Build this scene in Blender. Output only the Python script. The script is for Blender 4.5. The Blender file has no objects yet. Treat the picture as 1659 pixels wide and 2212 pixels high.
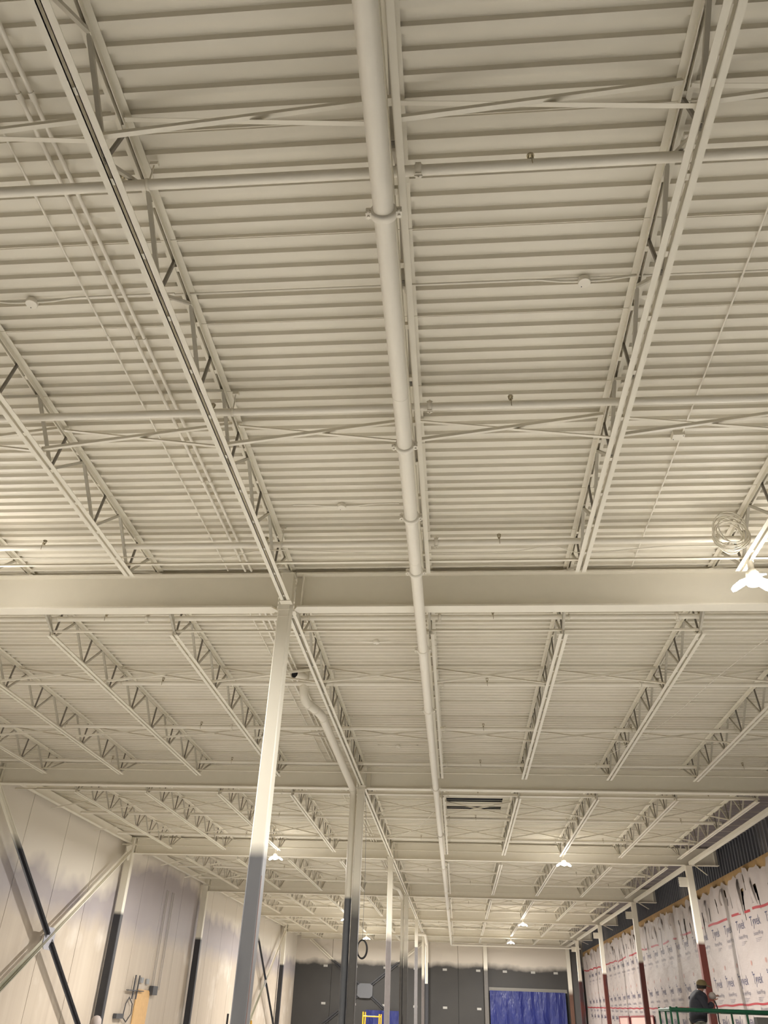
import bpy, math, random
from mathutils import Vector, Matrix
random.seed(7)
C = bpy.context.scene.collection
sc = bpy.context.scene
ZC = 1.6                                    # eye height: geometry below is written relative to the eye, lifted by ZC at the end

# ------------------------------------------------------------------ camera
F = 1693.5
pit, yaw, rol = [math.radians(a) for a in (32.767, -5.779, 2.213)]
fw = Vector((math.sin(yaw)*math.cos(pit), math.cos(yaw)*math.cos(pit), math.sin(pit)))
r0 = fw.cross(Vector((0, 0, 1))).normalized(); u0 = r0.cross(fw)
rt = math.cos(rol)*r0 + math.sin(rol)*u0; up = -math.sin(rol)*r0 + math.cos(rol)*u0
cam = bpy.data.cameras.new('camera'); co = bpy.data.objects.new('camera', cam); C.objects.link(co)
co.matrix_world = Matrix(((rt.x, up.x, -fw.x, 0), (rt.y, up.y, -fw.y, 0), (rt.z, up.z, -fw.z, ZC), (0, 0, 0, 1)))
cam.sensor_fit = 'HORIZONTAL'; cam.sensor_width = 36; cam.lens = F/1659*36; cam.clip_start = .05; cam.clip_end = 300
sc.camera = co
# ------------------------------------------------------------------ light
EXPOSURE = 0.0
LAMP_W = 1130; LEAK_W = 22; LAMP_COL = (1.0, .96, .91)
sc.view_settings.view_transform = 'Standard'; sc.view_settings.look = 'None'
sc.view_settings.gamma = 1; sc.view_settings.use_curve_mapping = False
sc.view_settings.exposure = EXPOSURE
w = bpy.data.worlds.new('night'); sc.world = w; w.use_nodes = True
w.node_tree.nodes['Background'].inputs[0].default_value = (.9, .95, 1, 1)
w.node_tree.nodes['Background'].inputs[1].default_value = .01
sc.cycles.max_bounces = 10; sc.cycles.diffuse_bounces = 7; sc.cycles.sample_clamp_indirect = 6
LAMPS = [(x, y) for y in (8.39, 28.1, 47.6, 59.3) for x in (-6.075, 3.5)]

def area(name, loc, size, power, col, rot=(0, 0, 0)):
    l = bpy.data.lights.new(name, 'AREA'); l.shape = 'DISK'; l.size = size; l.energy = power; l.color = col
    o = bpy.data.objects.new(name, l); C.objects.link(o); o.location = loc; o.rotation_euler = rot
    return o

# ------------------------------------------------------------------ helpers
class MB:
    def __init__(s): s.v = []; s.f = []; s.s = []
    def add(s, vs, fs, smooth=False):
        b = len(s.v); s.v += [tuple(v) for v in vs]; s.f += [tuple(b+i for i in f) for f in fs]; s.s += [smooth]*len(fs)
    def box(s, a, b):
        x0, y0, z0 = a; x1, y1, z1 = b
        s.add([(x0,y0,z0),(x1,y0,z0),(x1,y1,z0),(x0,y1,z0),(x0,y0,z1),(x1,y0,z1),(x1,y1,z1),(x0,y1,z1)],
              [(3,2,1,0),(4,5,6,7),(0,1,5,4),(1,2,6,5),(2,3,7,6),(3,0,4,7)])
        return s
    def bar(s, p, q, w, h, upv=(0, 0, 1)):
        p = Vector(p); q = Vector(q); d = (q-p).normalized(); u = Vector(upv)
        if abs(d.dot(u)) > .98: u = Vector((1, 0, 0))
        a = d.cross(u).normalized()*w/2; b = a.cross(d).normalized()*h/2
        vs = [p-a-b, p+a-b, p+a+b, p-a+b, q-a-b, q+a-b, q+a+b, q-a+b]
        s.add(vs, [(0,1,2,3),(7,6,5,4),(1,0,4,5),(2,1,5,6),(3,2,6,7),(0,3,7,4)])
        return s
    def path(s, pts, r, n=10, closed=False, caps=True, smooth=True):
        P = [Vector(p) for p in pts]; m = len(P); rr = r if isinstance(r, (list, tuple)) else [r]*m
        ref = None; rings = []
        for i in range(m):
            if closed: d = (P[(i+1) % m]-P[i-1]).normalized()
            else: d = (P[min(i+1, m-1)]-P[max(i-1, 0)]).normalized()
            if ref is None:
                ref = Vector((0, 0, 1)) if abs(d.z) < .9 else Vector((1, 0, 0))
            a = d.cross(ref).normalized(); b = a.cross(d).normalized(); ref = b
            rings.append([P[i]+rr[i]*(a*math.cos(t)+b*math.sin(t)) for t in [2*math.pi*k/n for k in range(n)]])
        vs = [v for ring in rings for v in ring]; fs = []
        for i in range(m if closed else m-1):
            j = (i+1) % m
            for k in range(n):
                k2 = (k+1) % n
                fs.append((i*n+k, i*n+k2, j*n+k2, j*n+k))
        s.add(vs, fs, smooth)
        if caps and not closed:
            s.add(rings[0], [tuple(range(n))]); s.add(rings[-1], [tuple(range(n-1, -1, -1))])
        return s
    def tube(s, p, q, r, n=10): return s.path([p, q], r, n)
    def lathe(s, prof, c, ax='z', n=14):
        vs = []; fs = []; c = Vector(c)
        for r, h in prof:
            for k in range(n):
                t = 2*math.pi*k/n; a, b = r*math.cos(t), r*math.sin(t)
                vs.append(c+Vector({'z': (a, b, h), 'x': (h, a, b), 'y': (a, h, b)}[ax]))
        m = len(prof)
        for i in range(m-1):
            for k in range(n):
                k2 = (k+1) % n; fs.append((i*n+k, i*n+k2, (i+1)*n+k2, (i+1)*n+k))
        s.add(vs, fs, True); s.add(vs[:n], [tuple(range(n))]); s.add(vs[-n:], [tuple(range(n))])
        return s
    def prism(s, poly, axis, a, b):
        def P(u, v, t): return {'x': (t, u, v), 'y': (u, t, v), 'z': (u, v, t)}[axis]
        n = len(poly); vs = [P(u, v, a) for u, v in poly]+[P(u, v, b) for u, v in poly]
        s.add(vs, [tuple(range(n)), tuple(range(2*n-1, n-1, -1))]+[(i, (i+1) % n, n+(i+1) % n, n+i) for i in range(n)])
        return s
    def mesh(s, name):
        me = bpy.data.meshes.new(name); me.from_pydata(s.v, [], s.f); me.polygons.foreach_set('use_smooth', s.s); me.update()
        return me
def obj(name, mb, m, parent=None, loc=(0, 0, 0)):
    me = mb.mesh(name) if isinstance(mb, MB) else mb
    if m is not None and not me.materials: me.materials.append(m)
    o = bpy.data.objects.new(name, me); C.objects.link(o); o.location = loc
    if parent: o.parent = parent
    return o
def tag(o, label, cat, group=None, kind=None):
    o['label'] = label; o['category'] = cat
    if group: o['group'] = group
    if kind: o['kind'] = kind
    return o
def thing(name, label, cat, loc=(0, 0, 0), group=None):
    o = bpy.data.objects.new(name, None); C.objects.link(o); o.location = loc; o.empty_display_size = .2
    return tag(o, label, cat, group)
def struct(name, mb, m, parent=None):
    o = obj(name, mb, m, parent)
    if not parent: o['kind'] = 'structure'
    return o
def recenter(t, loc):
    d = Vector(loc)-t.location
    for c in t.children: c.location = c.location-d
    t.location = loc
def inst(root, loc, label, parts=None):
    r = root.copy(); C.objects.link(r); r.location = loc; r['label'] = label
    for ch in list(root.children):
        c = ch.copy(); C.objects.link(c); c.parent = r
        for g in list(ch.children):
            d = g.copy(); C.objects.link(d); d.parent = c
    return r

# ------------------------------------------------------------------ materials
class N:
    def __init__(s, name, rough=.6, metal=0, spec=.35):
        s.m = bpy.data.materials.new(name); s.m.use_nodes = True; s.t = s.m.node_tree
        s.b = s.t.nodes['Principled BSDF']; s.b.inputs['Roughness'].default_value = rough
        s.b.inputs['Metallic'].default_value = metal; s.b.inputs['Specular IOR Level'].default_value = spec
    def n(s, t, **k):
        x = s.t.nodes.new(t)
        for a, v in k.items():
            if a.startswith('i_'): x.inputs[int(a[2:])].default_value = v
            else: setattr(x, a, v)
        return x
    def l(s, a, b): s.t.links.new(a, b)
    def pos(s):
        g = s.n('ShaderNodeNewGeometry'); q = s.n('ShaderNodeSeparateXYZ'); s.l(g.outputs['Position'], q.inputs[0])
        return g.outputs['Position'], q.outputs
    def noise(s, vec, scale, detail=3, stretch=None):
        if stretch:
            mp = s.n('ShaderNodeMapping'); mp.inputs['Scale'].default_value = stretch; s.l(vec, mp.inputs[0]); vec = mp.outputs[0]
        x = s.n('ShaderNodeTexNoise'); x.inputs['Scale'].default_value = scale; x.inputs['Detail'].default_value = detail
        s.l(vec, x.inputs['Vector']); return x.outputs[0]
    def math(s, op, a, b=None, c=None):
        x = s.n('ShaderNodeMath', operation=op)
        for i, v in enumerate((a, b, c)):
            if v is None: continue
            if isinstance(v, (int, float)): x.inputs[i].default_value = v
            else: s.l(v, x.inputs[i])
        return x.outputs[0]
    def mix(s, f, a, b):
        x = s.n('ShaderNodeMix', data_type='RGBA')
        for i, v in ((0, f), (6, a), (7, b)):
            if isinstance(v, (int, float)): x.inputs[i].default_value = v
            elif isinstance(v, tuple): x.inputs[i].default_value = v+(1,) if len(v) == 3 else v
            else: s.l(v, x.inputs[i])
        return x.outputs[2]
    def rng(s, v, a, b, c=0, d=1):
        x = s.n('ShaderNodeMapRange'); s.l(v, x.inputs[0])
        for i, q in enumerate((a, b, c, d)): x.inputs[i+1].default_value = q
        return x.outputs[0]
    def col(s, c):
        if isinstance(c, tuple): s.b.inputs['Base Color'].default_value = c+(1,)
        else: s.l(c, s.b.inputs['Base Color'])
        return s
    def bump(s, h, st, dist=.01):
        x = s.n('ShaderNodeBump'); x.inputs['Strength'].default_value = st; x.inputs['Distance'].default_value = dist
        s.l(h, x.inputs['Height']); s.l(x.outputs[0], s.b.inputs['Normal'])
def flat(name, c, rough=.6, metal=0, var=.06):
    q = N(name, rough, metal); p, _ = q.pos()
    q.col(q.mix(q.noise(p, 6), tuple(x*(1-var) for x in c), tuple(min(1, x*(1+var)) for x in c))); return q.m
WHITE = (.74, .70, .60)
def paint(name, zb, low, amp=.12, soft=.12, rough=.45, up_col=WHITE, low2=None):
    """sprayed off-white above height zb, other colour below (overspray edge)"""
    q = N(name, rough); p, xyz = q.pos()
    nz = q.math('MULTIPLY_ADD', q.noise(p, 2.5), amp*2, -amp)
    h = q.math('ADD', xyz[2], nz)
    f = q.rng(h, zb+ZC-soft, zb+ZC+soft)
    dirt = q.noise(p, 9)
    lo = q.mix(dirt, tuple(c*.85 for c in low), tuple(c*1.12 for c in low))
    if low2:
        q2 = q.rng(q.noise(p, 1.3, 4, (1, 1, .35)), .52, .6); lo = q.mix(q2, lo, low2)
    q.col(q.mix(f, lo, up_col)); return q.m
M = {}
M['white'] = flat('white_sprayed_steel', WHITE, .42, var=.03)
def deck_mat():
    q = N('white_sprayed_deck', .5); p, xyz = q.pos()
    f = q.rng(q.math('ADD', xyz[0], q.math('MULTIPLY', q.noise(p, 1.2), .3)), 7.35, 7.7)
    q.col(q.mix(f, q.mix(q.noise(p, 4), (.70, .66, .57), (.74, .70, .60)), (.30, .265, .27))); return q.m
M['deck'] = deck_mat()
M['web'] = flat('darker_web_bar', (.46, .43, .36), .5)  # joist diagonals and far web bars, toned darker than the chords
M['web_dark'] = flat('darkest_web_bar', (.20, .18, .15), .5)  # joist verticals, toned darkest of the joist parts
M['pipe'] = flat('white_sprayed_pipe', (.76, .72, .63), .38, var=.02)
M['concrete'] = flat("concrete_floor", (.46, .45, .425), .55, var=.2)
M['dark'] = flat('painted_black_void', (.012, .012, .014), .8)  # black colour standing in for the darkness inside openings
M['black'] = flat('black_rubber', (.02, .02, .022), .5)
M['grey'] = flat('grey_steel', (.33, .34, .35), .4, .3)
M['dgrey'] = flat('dark_steel', (.07, .07, .075), .45, .2)
M['galv'] = flat('galvanised_plate', (.36, .36, .40), .5, .2)
M['brass'] = flat('brass', (.35, .30, .2), .35, .7)
M['blue'] = None
M['green'] = flat('green_rail_paint', (.01, .085, .04), .35)
M['yellow'] = flat('yellow_frame_paint', (.62, .33, .015), .4)
M['wood'] = flat('pine_plywood', (.66, .42, .19), .6, var=.12)
M['col_near'] = paint('column_spray_near', 1.57, (.105, .105, .11), .05, .08, .4, low2=(.13, .13, .135))
M['col_mid'] = paint('column_spray_mid', 2.2, (.085, .08, .075), .1, .35)
M['col_mid2'] = paint('column_spray_high', 2.25, (.19, .17, .165), .1, .15)
M['col_left'] = paint('column_spray_left', 2.72, (.035, .035, .04), .04, .06)
M['col_right'] = paint('column_spray_right', 2.33, (.085, .020, .014), .04, .06, low2=(.045, .02, .022))
M['brace_dark'] = paint('brace_spray_dark', 3.6, (.03, .03, .035), .05, .15)
M['brace_light'] = paint('brace_spray_light', 1.6, (.28, .27, .2), .2, .9)
M['brace_far'] = paint('brace_spray_far', 3.42, (.045, .045, .05), .05, .06)
M['leader'] = paint('leader_spray', 2.25, (.11, .115, .125), .02, .03)
M['leader_all'] = M['pipe']
q = N('lamp_led', .5); q.b.inputs['Emission Color'].default_value = (1, .93, .84, 1); q.b.inputs['Emission Strength'].default_value = 30; q.col((.9, .9, .9)); M['led'] = q.m

def tarp_mat():
    q = N('blue_tarp', .38, spec=.5); p, xyz = q.pos()
    a = q.noise(p, .9, 4, (1.6, 1, .45)); b = q.noise(p, 3.2, 3, (1.2, 1, .3))
    q.col(q.mix(b, (.004, .008, .075), (.011, .02, .15)))
    q.bump(q.math('ADD', a, q.math('MULTIPLY', b, .4)), .9, .25); return q.m
M['blue'] = tarp_mat()
def left_wall_mat():
    q = N('precast_left', .55); p, xyz = q.pos()
    ramp = q.n('ShaderNodeValToRGB'); q.l(q.rng(xyz[1], 18, 66), ramp.inputs[0])
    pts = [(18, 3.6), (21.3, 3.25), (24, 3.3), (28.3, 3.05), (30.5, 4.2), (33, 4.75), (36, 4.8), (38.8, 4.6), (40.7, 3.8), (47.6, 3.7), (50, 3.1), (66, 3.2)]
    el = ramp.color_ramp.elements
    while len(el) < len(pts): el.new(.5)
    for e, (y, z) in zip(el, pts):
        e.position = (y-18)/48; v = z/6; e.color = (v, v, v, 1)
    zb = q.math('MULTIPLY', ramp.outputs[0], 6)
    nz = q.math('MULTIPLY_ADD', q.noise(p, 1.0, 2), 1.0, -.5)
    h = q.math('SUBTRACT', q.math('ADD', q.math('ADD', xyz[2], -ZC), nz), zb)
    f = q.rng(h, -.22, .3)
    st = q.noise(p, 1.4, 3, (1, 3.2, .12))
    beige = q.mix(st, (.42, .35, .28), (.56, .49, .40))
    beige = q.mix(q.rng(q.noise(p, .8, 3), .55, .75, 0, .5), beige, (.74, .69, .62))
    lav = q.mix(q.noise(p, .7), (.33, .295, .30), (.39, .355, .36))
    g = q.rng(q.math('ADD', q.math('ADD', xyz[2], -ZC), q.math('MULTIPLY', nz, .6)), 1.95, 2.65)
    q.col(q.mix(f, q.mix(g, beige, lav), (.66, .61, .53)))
    q.bump(q.noise(p, 30), .08); return q.m
M['lwall'] = left_wall_mat()
def far_wall_mat():
    q = N('precast_far', .6); p, xyz = q.pos()
    nz = q.math('MULTIPLY_ADD', q.noise(p, .8, 4), .7, -.35)
    f = q.rng(q.math('ADD', xyz[2], nz), 3.12+ZC, 3.5+ZC)
    g = q.mix(q.noise(p, .5, 4), (.032, .03, .028), (.055, .052, .048))
    q.col(q.mix(f, g, (.56, .51, .44))); return q.m
M['fwall'] = far_wall_mat()
def wrap_mat():
    q = N('house_wrap', .5); p, xyz = q.pos()
    q.col(q.mix(q.noise(p, 1.2), (.31, .265, .242), (.37, .322, .30)))
    wr = q.noise(p, 2.2, 5, (1, .55, 1)); q.bump(wr, .35, .08); return q.m
M['wrap'] = wrap_mat()
def corr_mat():
    q = N('corrugated_siding', .4, .3); p, xyz = q.pos()
    w_ = q.math('PINGPONG', q.math('ADD', xyz[1], 4.6), 4.985)     # paint overspray near every girder line
    f = q.rng(q.math('ADD', w_, q.math('MULTIPLY', q.noise(p, 1.5), 1.2)), .2, 1.5, 1, 0)
    q.col(q.mix(f, (.085, .09, .105), (.34, .32, .31))); return q.m
M['corr'] = corr_mat()
M['osb'] = flat('sheathing_board', (.38, .24, .10), .7, var=.2)
M['red'] = flat('red_print', (.27, .014, .02), .5)
M['inkblue'] = flat('blue_print', (.035, .035, .085), .5)
M['inkgrey'] = flat('grey_print', (.16, .145, .17), .5)
M['inkred'] = flat('pale_red_print', (.33, .17, .14), .5)
M['pinkboard'] = flat('pink_board', (.50, .34, .30), .6)
M['redframe'] = flat('oxide_frame', (.22, .05, .05), .5)
M['hood'] = flat('worn_grey_fabric', (.13, .125, .115), .9, var=.25)

# ------------------------------------------------------------------ building lines
H = 5.24                                    # underside of the deck ribs
GY = [9.62+9.97*k for k in range(6)]        # girder lines
XL, XR, YB, YF = -11.9, 9.05, -20.4, 65.7
XJ = [-.33+1.915*k for k in range(-5, 5)]   # joist lines
BAYS = [(-.35, 9.62)]+[(GY[i], GY[i+1]) for i in range(5)]+[(GY[5], 65.5)]
BN = ['nearest bay', 'second bay', 'third bay', 'fourth bay', 'fifth bay', 'sixth bay', 'last bay']
ORD = ['first', 'second', 'third', 'fourth', 'fifth', 'sixth', 'seventh', 'eighth', 'ninth', 'tenth', 'eleventh', 'twelfth']

# floor, walls
struct('floor', MB().box((XL-.3, YB-.3, -ZC-.2), (XR+.3, YF+.3, -ZC)), M['concrete'])
# left wall: precast panels with open joints
lw = MB(); y = 22.22-2.44*18
while y < YF:
    a, b = max(y+.012, YB), min(y+2.44-.012, YF)
    if b > a: lw.box((XL-.2, a, -ZC), (XL, b, 5.5))
    y += 2.44
lw.box((XL-.3, YB, -ZC), (XL-.19, YF, 5.5))
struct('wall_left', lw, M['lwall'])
fwm = MB(); x = -11.9
D0, D1, DT = 2.19, 7.62, 1.81
for a, b in ((XL, -9.2), (-9.18, -6.76), (-4.03, -2.2), (-2.18, .0), (.02, D0), (D1, XR)):
    fwm.box((a, YF, -ZC), (b, YF+.2, 5.5))
fwm.box((-6.56, YF, .38), (-4.03, YF+.2, 5.5)); fwm.box((-6.76, YF, -ZC), (-6.56, YF+.2, 5.5)); fwm.box((D0, YF, DT), (D1, YF+.2, 5.5))
fwm.box((XL, YF+.19, DT), (XR, YF+.3, 5.5))
fw_ = struct('wall_back', fwm, M['fwall'])
pm = MB()
for x in (-9.8, -7.6, -5.4, -3.2, -1.1, 1.3, 3.2, 5.2, 6.8):
    pm.box((x, YF-.02, 2.95), (x+.3, YF, 3.09))
for x in (-9.8, -7.6, -5.4, -3.2, -1.1, 1.3):
    pm.box((x, YF-.02, .62), (x+.3, YF, .76))
obj('patch_label', pm, flat('pale_patch', (.38, .37, .34), .6), fw_)
struct('wall_rear', MB().box((XL-.2, YB-.2, -ZC), (XR+.2, YB, 5.5)), flat('rear_wall_panel', (.5, .46, .4), .6))
# right wall: backing, corrugated siding, sheathing strip, torn wrap
rw = MB().box((XR, YB, -ZC), (XR+.3, YF, 5.5)); struct('wall_right', rw, flat('stud_backing', (.10, .095, .09), .7))
cm = MB(); y = YB; prof = []
while y < YF:
    prof += [(y, 0), (y+.19, 0), (y+.215, .045), (y+.275, .045)]; y += .3
vs = []; fs = []
for (yy, d) in prof: vs += [(XR-.01-d, yy, 4.25), (XR-.01-d, yy, 5.5)]
for i in range(len(prof)-1): fs.append((2*i, 2*i+2, 2*i+3, 2*i+1))
cm.add(vs, fs)
cr = struct('trim_1', cm, M['corr'])
sd = MB(); y = 17.0
while y < YF-.1:
    sd.box((XR-.075, y, 4.3), (XR-.058, y+.035, 5.45)); y += .3
obj('stud', sd, flat('galvanised_stud', (.22, .225, .25), .4, .2), cr)
struct('trim_2', MB().box((XR-.075, 18, 3.7), (XR-.055, YF, 4.37)), M['osb'])

# ---------------- deck
P_ = .1524; y0 = 2.4806-P_*148
dk = MB(); HOLES = ((22.95, 23.58), (23.98, 24.48)); HX = (-.25, 1.33)
cells = []; y = y0
while y < YF:
    cells += [(y, y+.045, 0, 0), (y+.045, y+.057, 0, .038), (y+.057, y+.1404, .038, .038), (y+.1404, y+P_, .038, 0)]; y += P_
for a, b, za, zb in cells:
    mid = (a+b)/2; xs = [(XL, XR)]
    if any(h0 < mid < h1 for h0, h1 in HOLES): xs = [(XL, HX[0]), (HX[1], XR)]
    for x0, x1 in xs:
        dk.add([(x0, a, H+za), (x1, a, H+za), (x1, b, H+zb), (x0, b, H+zb)], [(0, 1, 2, 3)])
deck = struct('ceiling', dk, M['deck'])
lap = MB(); k = -6
while 3.985+.9144*k < YF-.2:
    yy = 3.985+.9144*k; lap.box((XL, yy-.003, H-.011), (XR, yy+.003, H-.0003)); k += 1
obj('side_lap_seam', lap, M['white'], deck)
rs = struct('trim_3', MB().box((XL-.2, YB-.2, 5.5), (XR+.2, YF+.2, 5.6)), M['dark'])
oh = thing('roof_opening', 'dark rectangular roof opening with a cross bar, in the third bay right of the main pipe', 'roof opening', (.54, 23.7, H))
obj('curb', MB().box((-.86, -.82, .04), (-.80, .84, .25)).box((.80, -.82, .04), (.86, .84, .25)).box((-.8, -.82, .04), (.8, -.78, .25)).box((-.8, .80, .04), (.8, .84, .25)), M['dark'], oh)  # curb coloured black so the opening looks unlit inside
obj('cross_bar', MB().box((-.79, -.12, .039), (.79, .28, .05)), M['dark'], oh)

# ---------------- girders
def girder(k, side):
    yg = GY[k]; x0, x1 = ((-11.53, -2.40) if side == 0 else (-2.16, 8.83))
    t = thing('steel_girder', f"deep white steel girder on the {ORD[k]} line, {'left' if side == 0 else 'right'} of the middle columns", 'girder', (0, yg, 0), 'roof girders across the hall')
    zb, zt = 4.645, 5.176
    obj('web', MB().box((x0, -.006, zb+.02), (x1, .006, zt-.02)), M['white'], t)
    ch = .06
    bf = [(x0+(ch if side else 0), -.1), (x1-(0 if side else ch), -.1), (x1, .0), (x1-(0 if side else ch), .1), (x0+(ch if side else 0), .1), (x0, 0)]
    obj('bottom_flange', MB().prism(bf, 'z', zb, zb+.022), M['white'], t)
    obj('top_flange', MB().box((x0, -.1, zt-.022), (x1, .1, zt)), M['white'], t)
    for xs in ((x0+.06,) if side == 0 else (x1-.12, x0+.1)):
        obj('stiffener', MB().box((xs, -.09, zb+.022), (xs+.012, .09, zt-.022)), M['white'], t)
    return t
for k in range(6):
    girder(k, 0); girder(k, 1)
t = thing('wall_beam', 'white steel beam across the top of the far wall', 'beam', (0, 65.55, 0))
obj('web', MB().box((-11.6, -.006, 4.75), (8.2, .006, 5.17)), M['white'], t); obj('flange', MB().box((-11.6, -.09, 4.73), (8.2, .09, 4.75)), M['white'], t)

# ---------------- joists
def chord(y0_, y1_, z0, z1, flip):
    m = MB()
    for s in (-1, 1):
        a, b = s*.0125, s*.0650
        lo, hi = min(a, b), max(a, b)
        if flip: m.box((lo, y0_, z0), (hi, y1_, z0+.006))           # bottom chord: flat legs below
        else: m.box((lo, y0_, z1-.006), (hi, y1_, z1))
        m.box((min(a, a+s*.006), y0_, z0), (max(a, a+s*.006), y1_, z1))
    y = y0_+.2
    while y < y1_-.1:
        m.box((-.0125, y, z0+.01), (.0125, y+.05, z1-.008)); y += .62
    return m
ZJB = 4.69
def joist_meshes(L, col):
    nb = 8 if L > 8 else 5; first = 1.02; step = (L-2*first)/(nb-1)
    nodes = [first+step*i for i in range(nb)]
    R = {}
    R['top_chord'] = chord(.03, L-.03, H-.055, H, False).box((-.07, 0.0, H-.064), (.07, .1, H-.055)).box((-.07, L-.1, H-.064), (.07, L, H-.055))
    R['bottom_chord'] = chord(.115 if col else .92, L-.115 if col else L-.92, ZJB, ZJB+.055, True)
    if col: R['bottom_chord'].box((-.08, .1, ZJB-.01), (.08, .22, ZJB-.002)).box((-.08, L-.22, ZJB-.01), (.08, L-.1, ZJB-.002))
    dg = []; vt = []
    tops = [first-step/2+.02]+[n+step/2 for n in nodes[:-1]]+[L-first+step/2-.02]
    zt, zb = H-.03, ZJB+.03
    dg.append(((0, .1, H-.05), (0, nodes[0], zb))); dg.append(((0, L-.1, H-.05), (0, nodes[-1], zb)))
    for i, n in enumerate(nodes):
        dg.append(((0, tops[i], zt), (0, n-.02, zb))); dg.append(((0, tops[i+1], zt), (0, n+.02, zb)))
        vt.append(((0, n, zb), (0, n+.10, zt)))
    return R, dg, vt
JM = {}
def joist(bi, ji):
    y0_, y1_ = BAYS[bi]; L = y1_-y0_; x = XJ[ji]; col = (ji == 4); rel = ji-4
    where = 'on the middle column row' if rel == 0 else f"{ORD[abs(rel)-1]} {'right' if rel > 0 else 'left'} of the middle columns"
    t = thing('roof_joist', f'white open-web roof joist in the {BN[bi]}, {where}', 'joist', (x, y0_, 0), 'open-web joists under the deck')
    key = (L > 8, col)
    if key not in JM:
        R, dg, vt = joist_meshes(L, col)
        ms = {k2: v.mesh(k2) for k2, v in R.items()}
        ms['dg'] = [MB().bar(a, b, .026, .032, (1, 0, 0)).mesh('web_diagonal') for a, b in dg]
        ms['vt'] = [MB().bar(a, b, .022, .024, (1, 0, 0)).mesh('web_vertical') for a, b in vt]
        w_ = MB()
        for a, b in dg: w_.bar(a, b, .026, .032, (1, 0, 0))
        for a, b in vt: w_.bar(a, b, .022, .024, (1, 0, 0))
        ms['web'] = w_.mesh('web_bars'); JM[key] = ms
    ms = JM[key]
    obj('top_chord', ms['top_chord'], M['white'], t); obj('bottom_chord', ms['bottom_chord'], M['white'], t)
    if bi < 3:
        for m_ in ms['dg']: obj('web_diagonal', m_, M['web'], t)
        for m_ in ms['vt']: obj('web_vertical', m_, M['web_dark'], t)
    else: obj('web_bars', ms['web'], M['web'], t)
for bi in range(7):
    for ji in range(10):
        if bi == 0 and ji < 2: continue
        joist(bi, ji)

# ---------------- cross braces between joists
XB = {0: [(2.93, 2.80), (6.30, 6.06)], 1: [(13.15, 12.62), (16.65, 15.85)]}
for bi in range(2, 7):
    y0_, y1_ = BAYS[bi]; L = y1_-y0_
    XB[bi] = [(y0_+L*.36, y0_+L*.32), (y0_+L*.70, y0_+L*.64)]
for bi in range(7):
    for si, (yt, yb) in enumerate(XB[bi]):
        xs = XJ+([7.85] if False else []); xs = [-11.66]+XJ
        for g in range(len(xs)-1):
            if bi == 0 and g < 3: continue
            xa, xb = xs[g]+.03, xs[g+1]-.03
            if g == 0: xa = -11.62
            t = thing('cross_brace', f"crossed white braces, {'near' if si == 0 else 'far'} row of the {BN[bi]}, {ORD[g]} joist gap from the left wall", 'brace', (xa, yt, 0), 'crossed braces between joists')
            dx = xb-xa; dy = yb-yt
            for (p, q_) in (((0, 0, H-.05), (dx, dy, ZJB+.04)), ((0, dy, ZJB+.04), (dx, 0, H-.05))):
                s_ = .011 if p[2] > 5 else -.011
                p = (p[0], p[1]+s_, p[2]); q_ = (q_[0], q_[1]+s_, q_[2])
                mb = MB().bar(p, q_, .032, .004)
                d = Vector(q_)-Vector(p); off = Vector((0, .014 if s_ > 0 else -.014, .016))
                mb.bar(Vector(p)+off, Vector(q_)+off, .004, .032)
                obj('angle_bar', mb, M['white'], t)
# ---------------- horizontal bridging near each girder
for k, yg in enumerate(GY):
    for s in (-1, 1):
        yy = yg+s*1.0+(-.12 if s < 0 else -.05)
        m_ = MB().bar((-11.6, 0, ZJB+.066), (7.40, 0, ZJB+.066), .036, .005).bar((-11.6, .016, ZJB+.085), (7.4, .016, ZJB+.085), .004, .036)
        o = obj('bridging_angle', m_, M['white'], loc=(0, yy, 0))
        tag(o, f"long thin white angle lying on joist bottoms {'before' if s < 0 else 'just past'} the {ORD[k]} girder", 'angle bar', 'bridging angles by the girders')

# ---------------- columns
def hss(x0, x1, y0_, y1_, z0, z1):
    b = .012
    return MB().prism([(x0+b, y0_), (x1-b, y0_), (x1, y0_+b), (x1, y1_-b), (x1-b, y1_), (x0+b, y1_), (x0, y1_-b), (x0, y0_+b)], 'z', z0, z1)
CM = [M['col_near'], M['col_mid'], M['col_mid2'], M['col_mid'], paint('column_spray_fifth', 3.3, (.2, .19, .19), .01, .02), M['col_mid2']]
for k, yg in enumerate(GY):
    lbl = ['nearest steel column of the middle row, white above and dull grey below', 'second steel column of the middle row, darkening below, beside a white drain pipe',
           'third steel column of the middle row, white shading to brownish grey', 'fourth column of the middle row, black below with a drain pipe beside it',
           'fifth column of the middle row, sharp-edged white top over grey', 'sixth column of the middle row, close to the far wall'][k]
    t = thing('steel_column', lbl, 'column', (-2.28, yg, 0), 'columns of the middle row')
    obj('shaft', hss(-.083, .083, -.1, .1, -ZC+.025, 5.17), CM[k], t)
    obj('base_plate', MB().box((-.18, -.18, -ZC), (.18, .18, -ZC+.025)), M['dgrey'], t)
    obj('cap_plate', MB().box((-.10, -.11, 5.166), (.10, .11, 5.1758)), M['white'], t)
    obj('splice_plate', MB().box((-.078, -.112, 4.60), (.078, -.1, 4.68)).box((-.082, -.106, 4.50), (.082, -.1, 4.512)), M['white'], t)
    if k == 0:
        obj('rust_line', MB().box((.0832, -.088, -1.4), (.0842, -.072, 1.3)), flat('rust_streak', (.16, .045, .015), .8), t)
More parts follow.
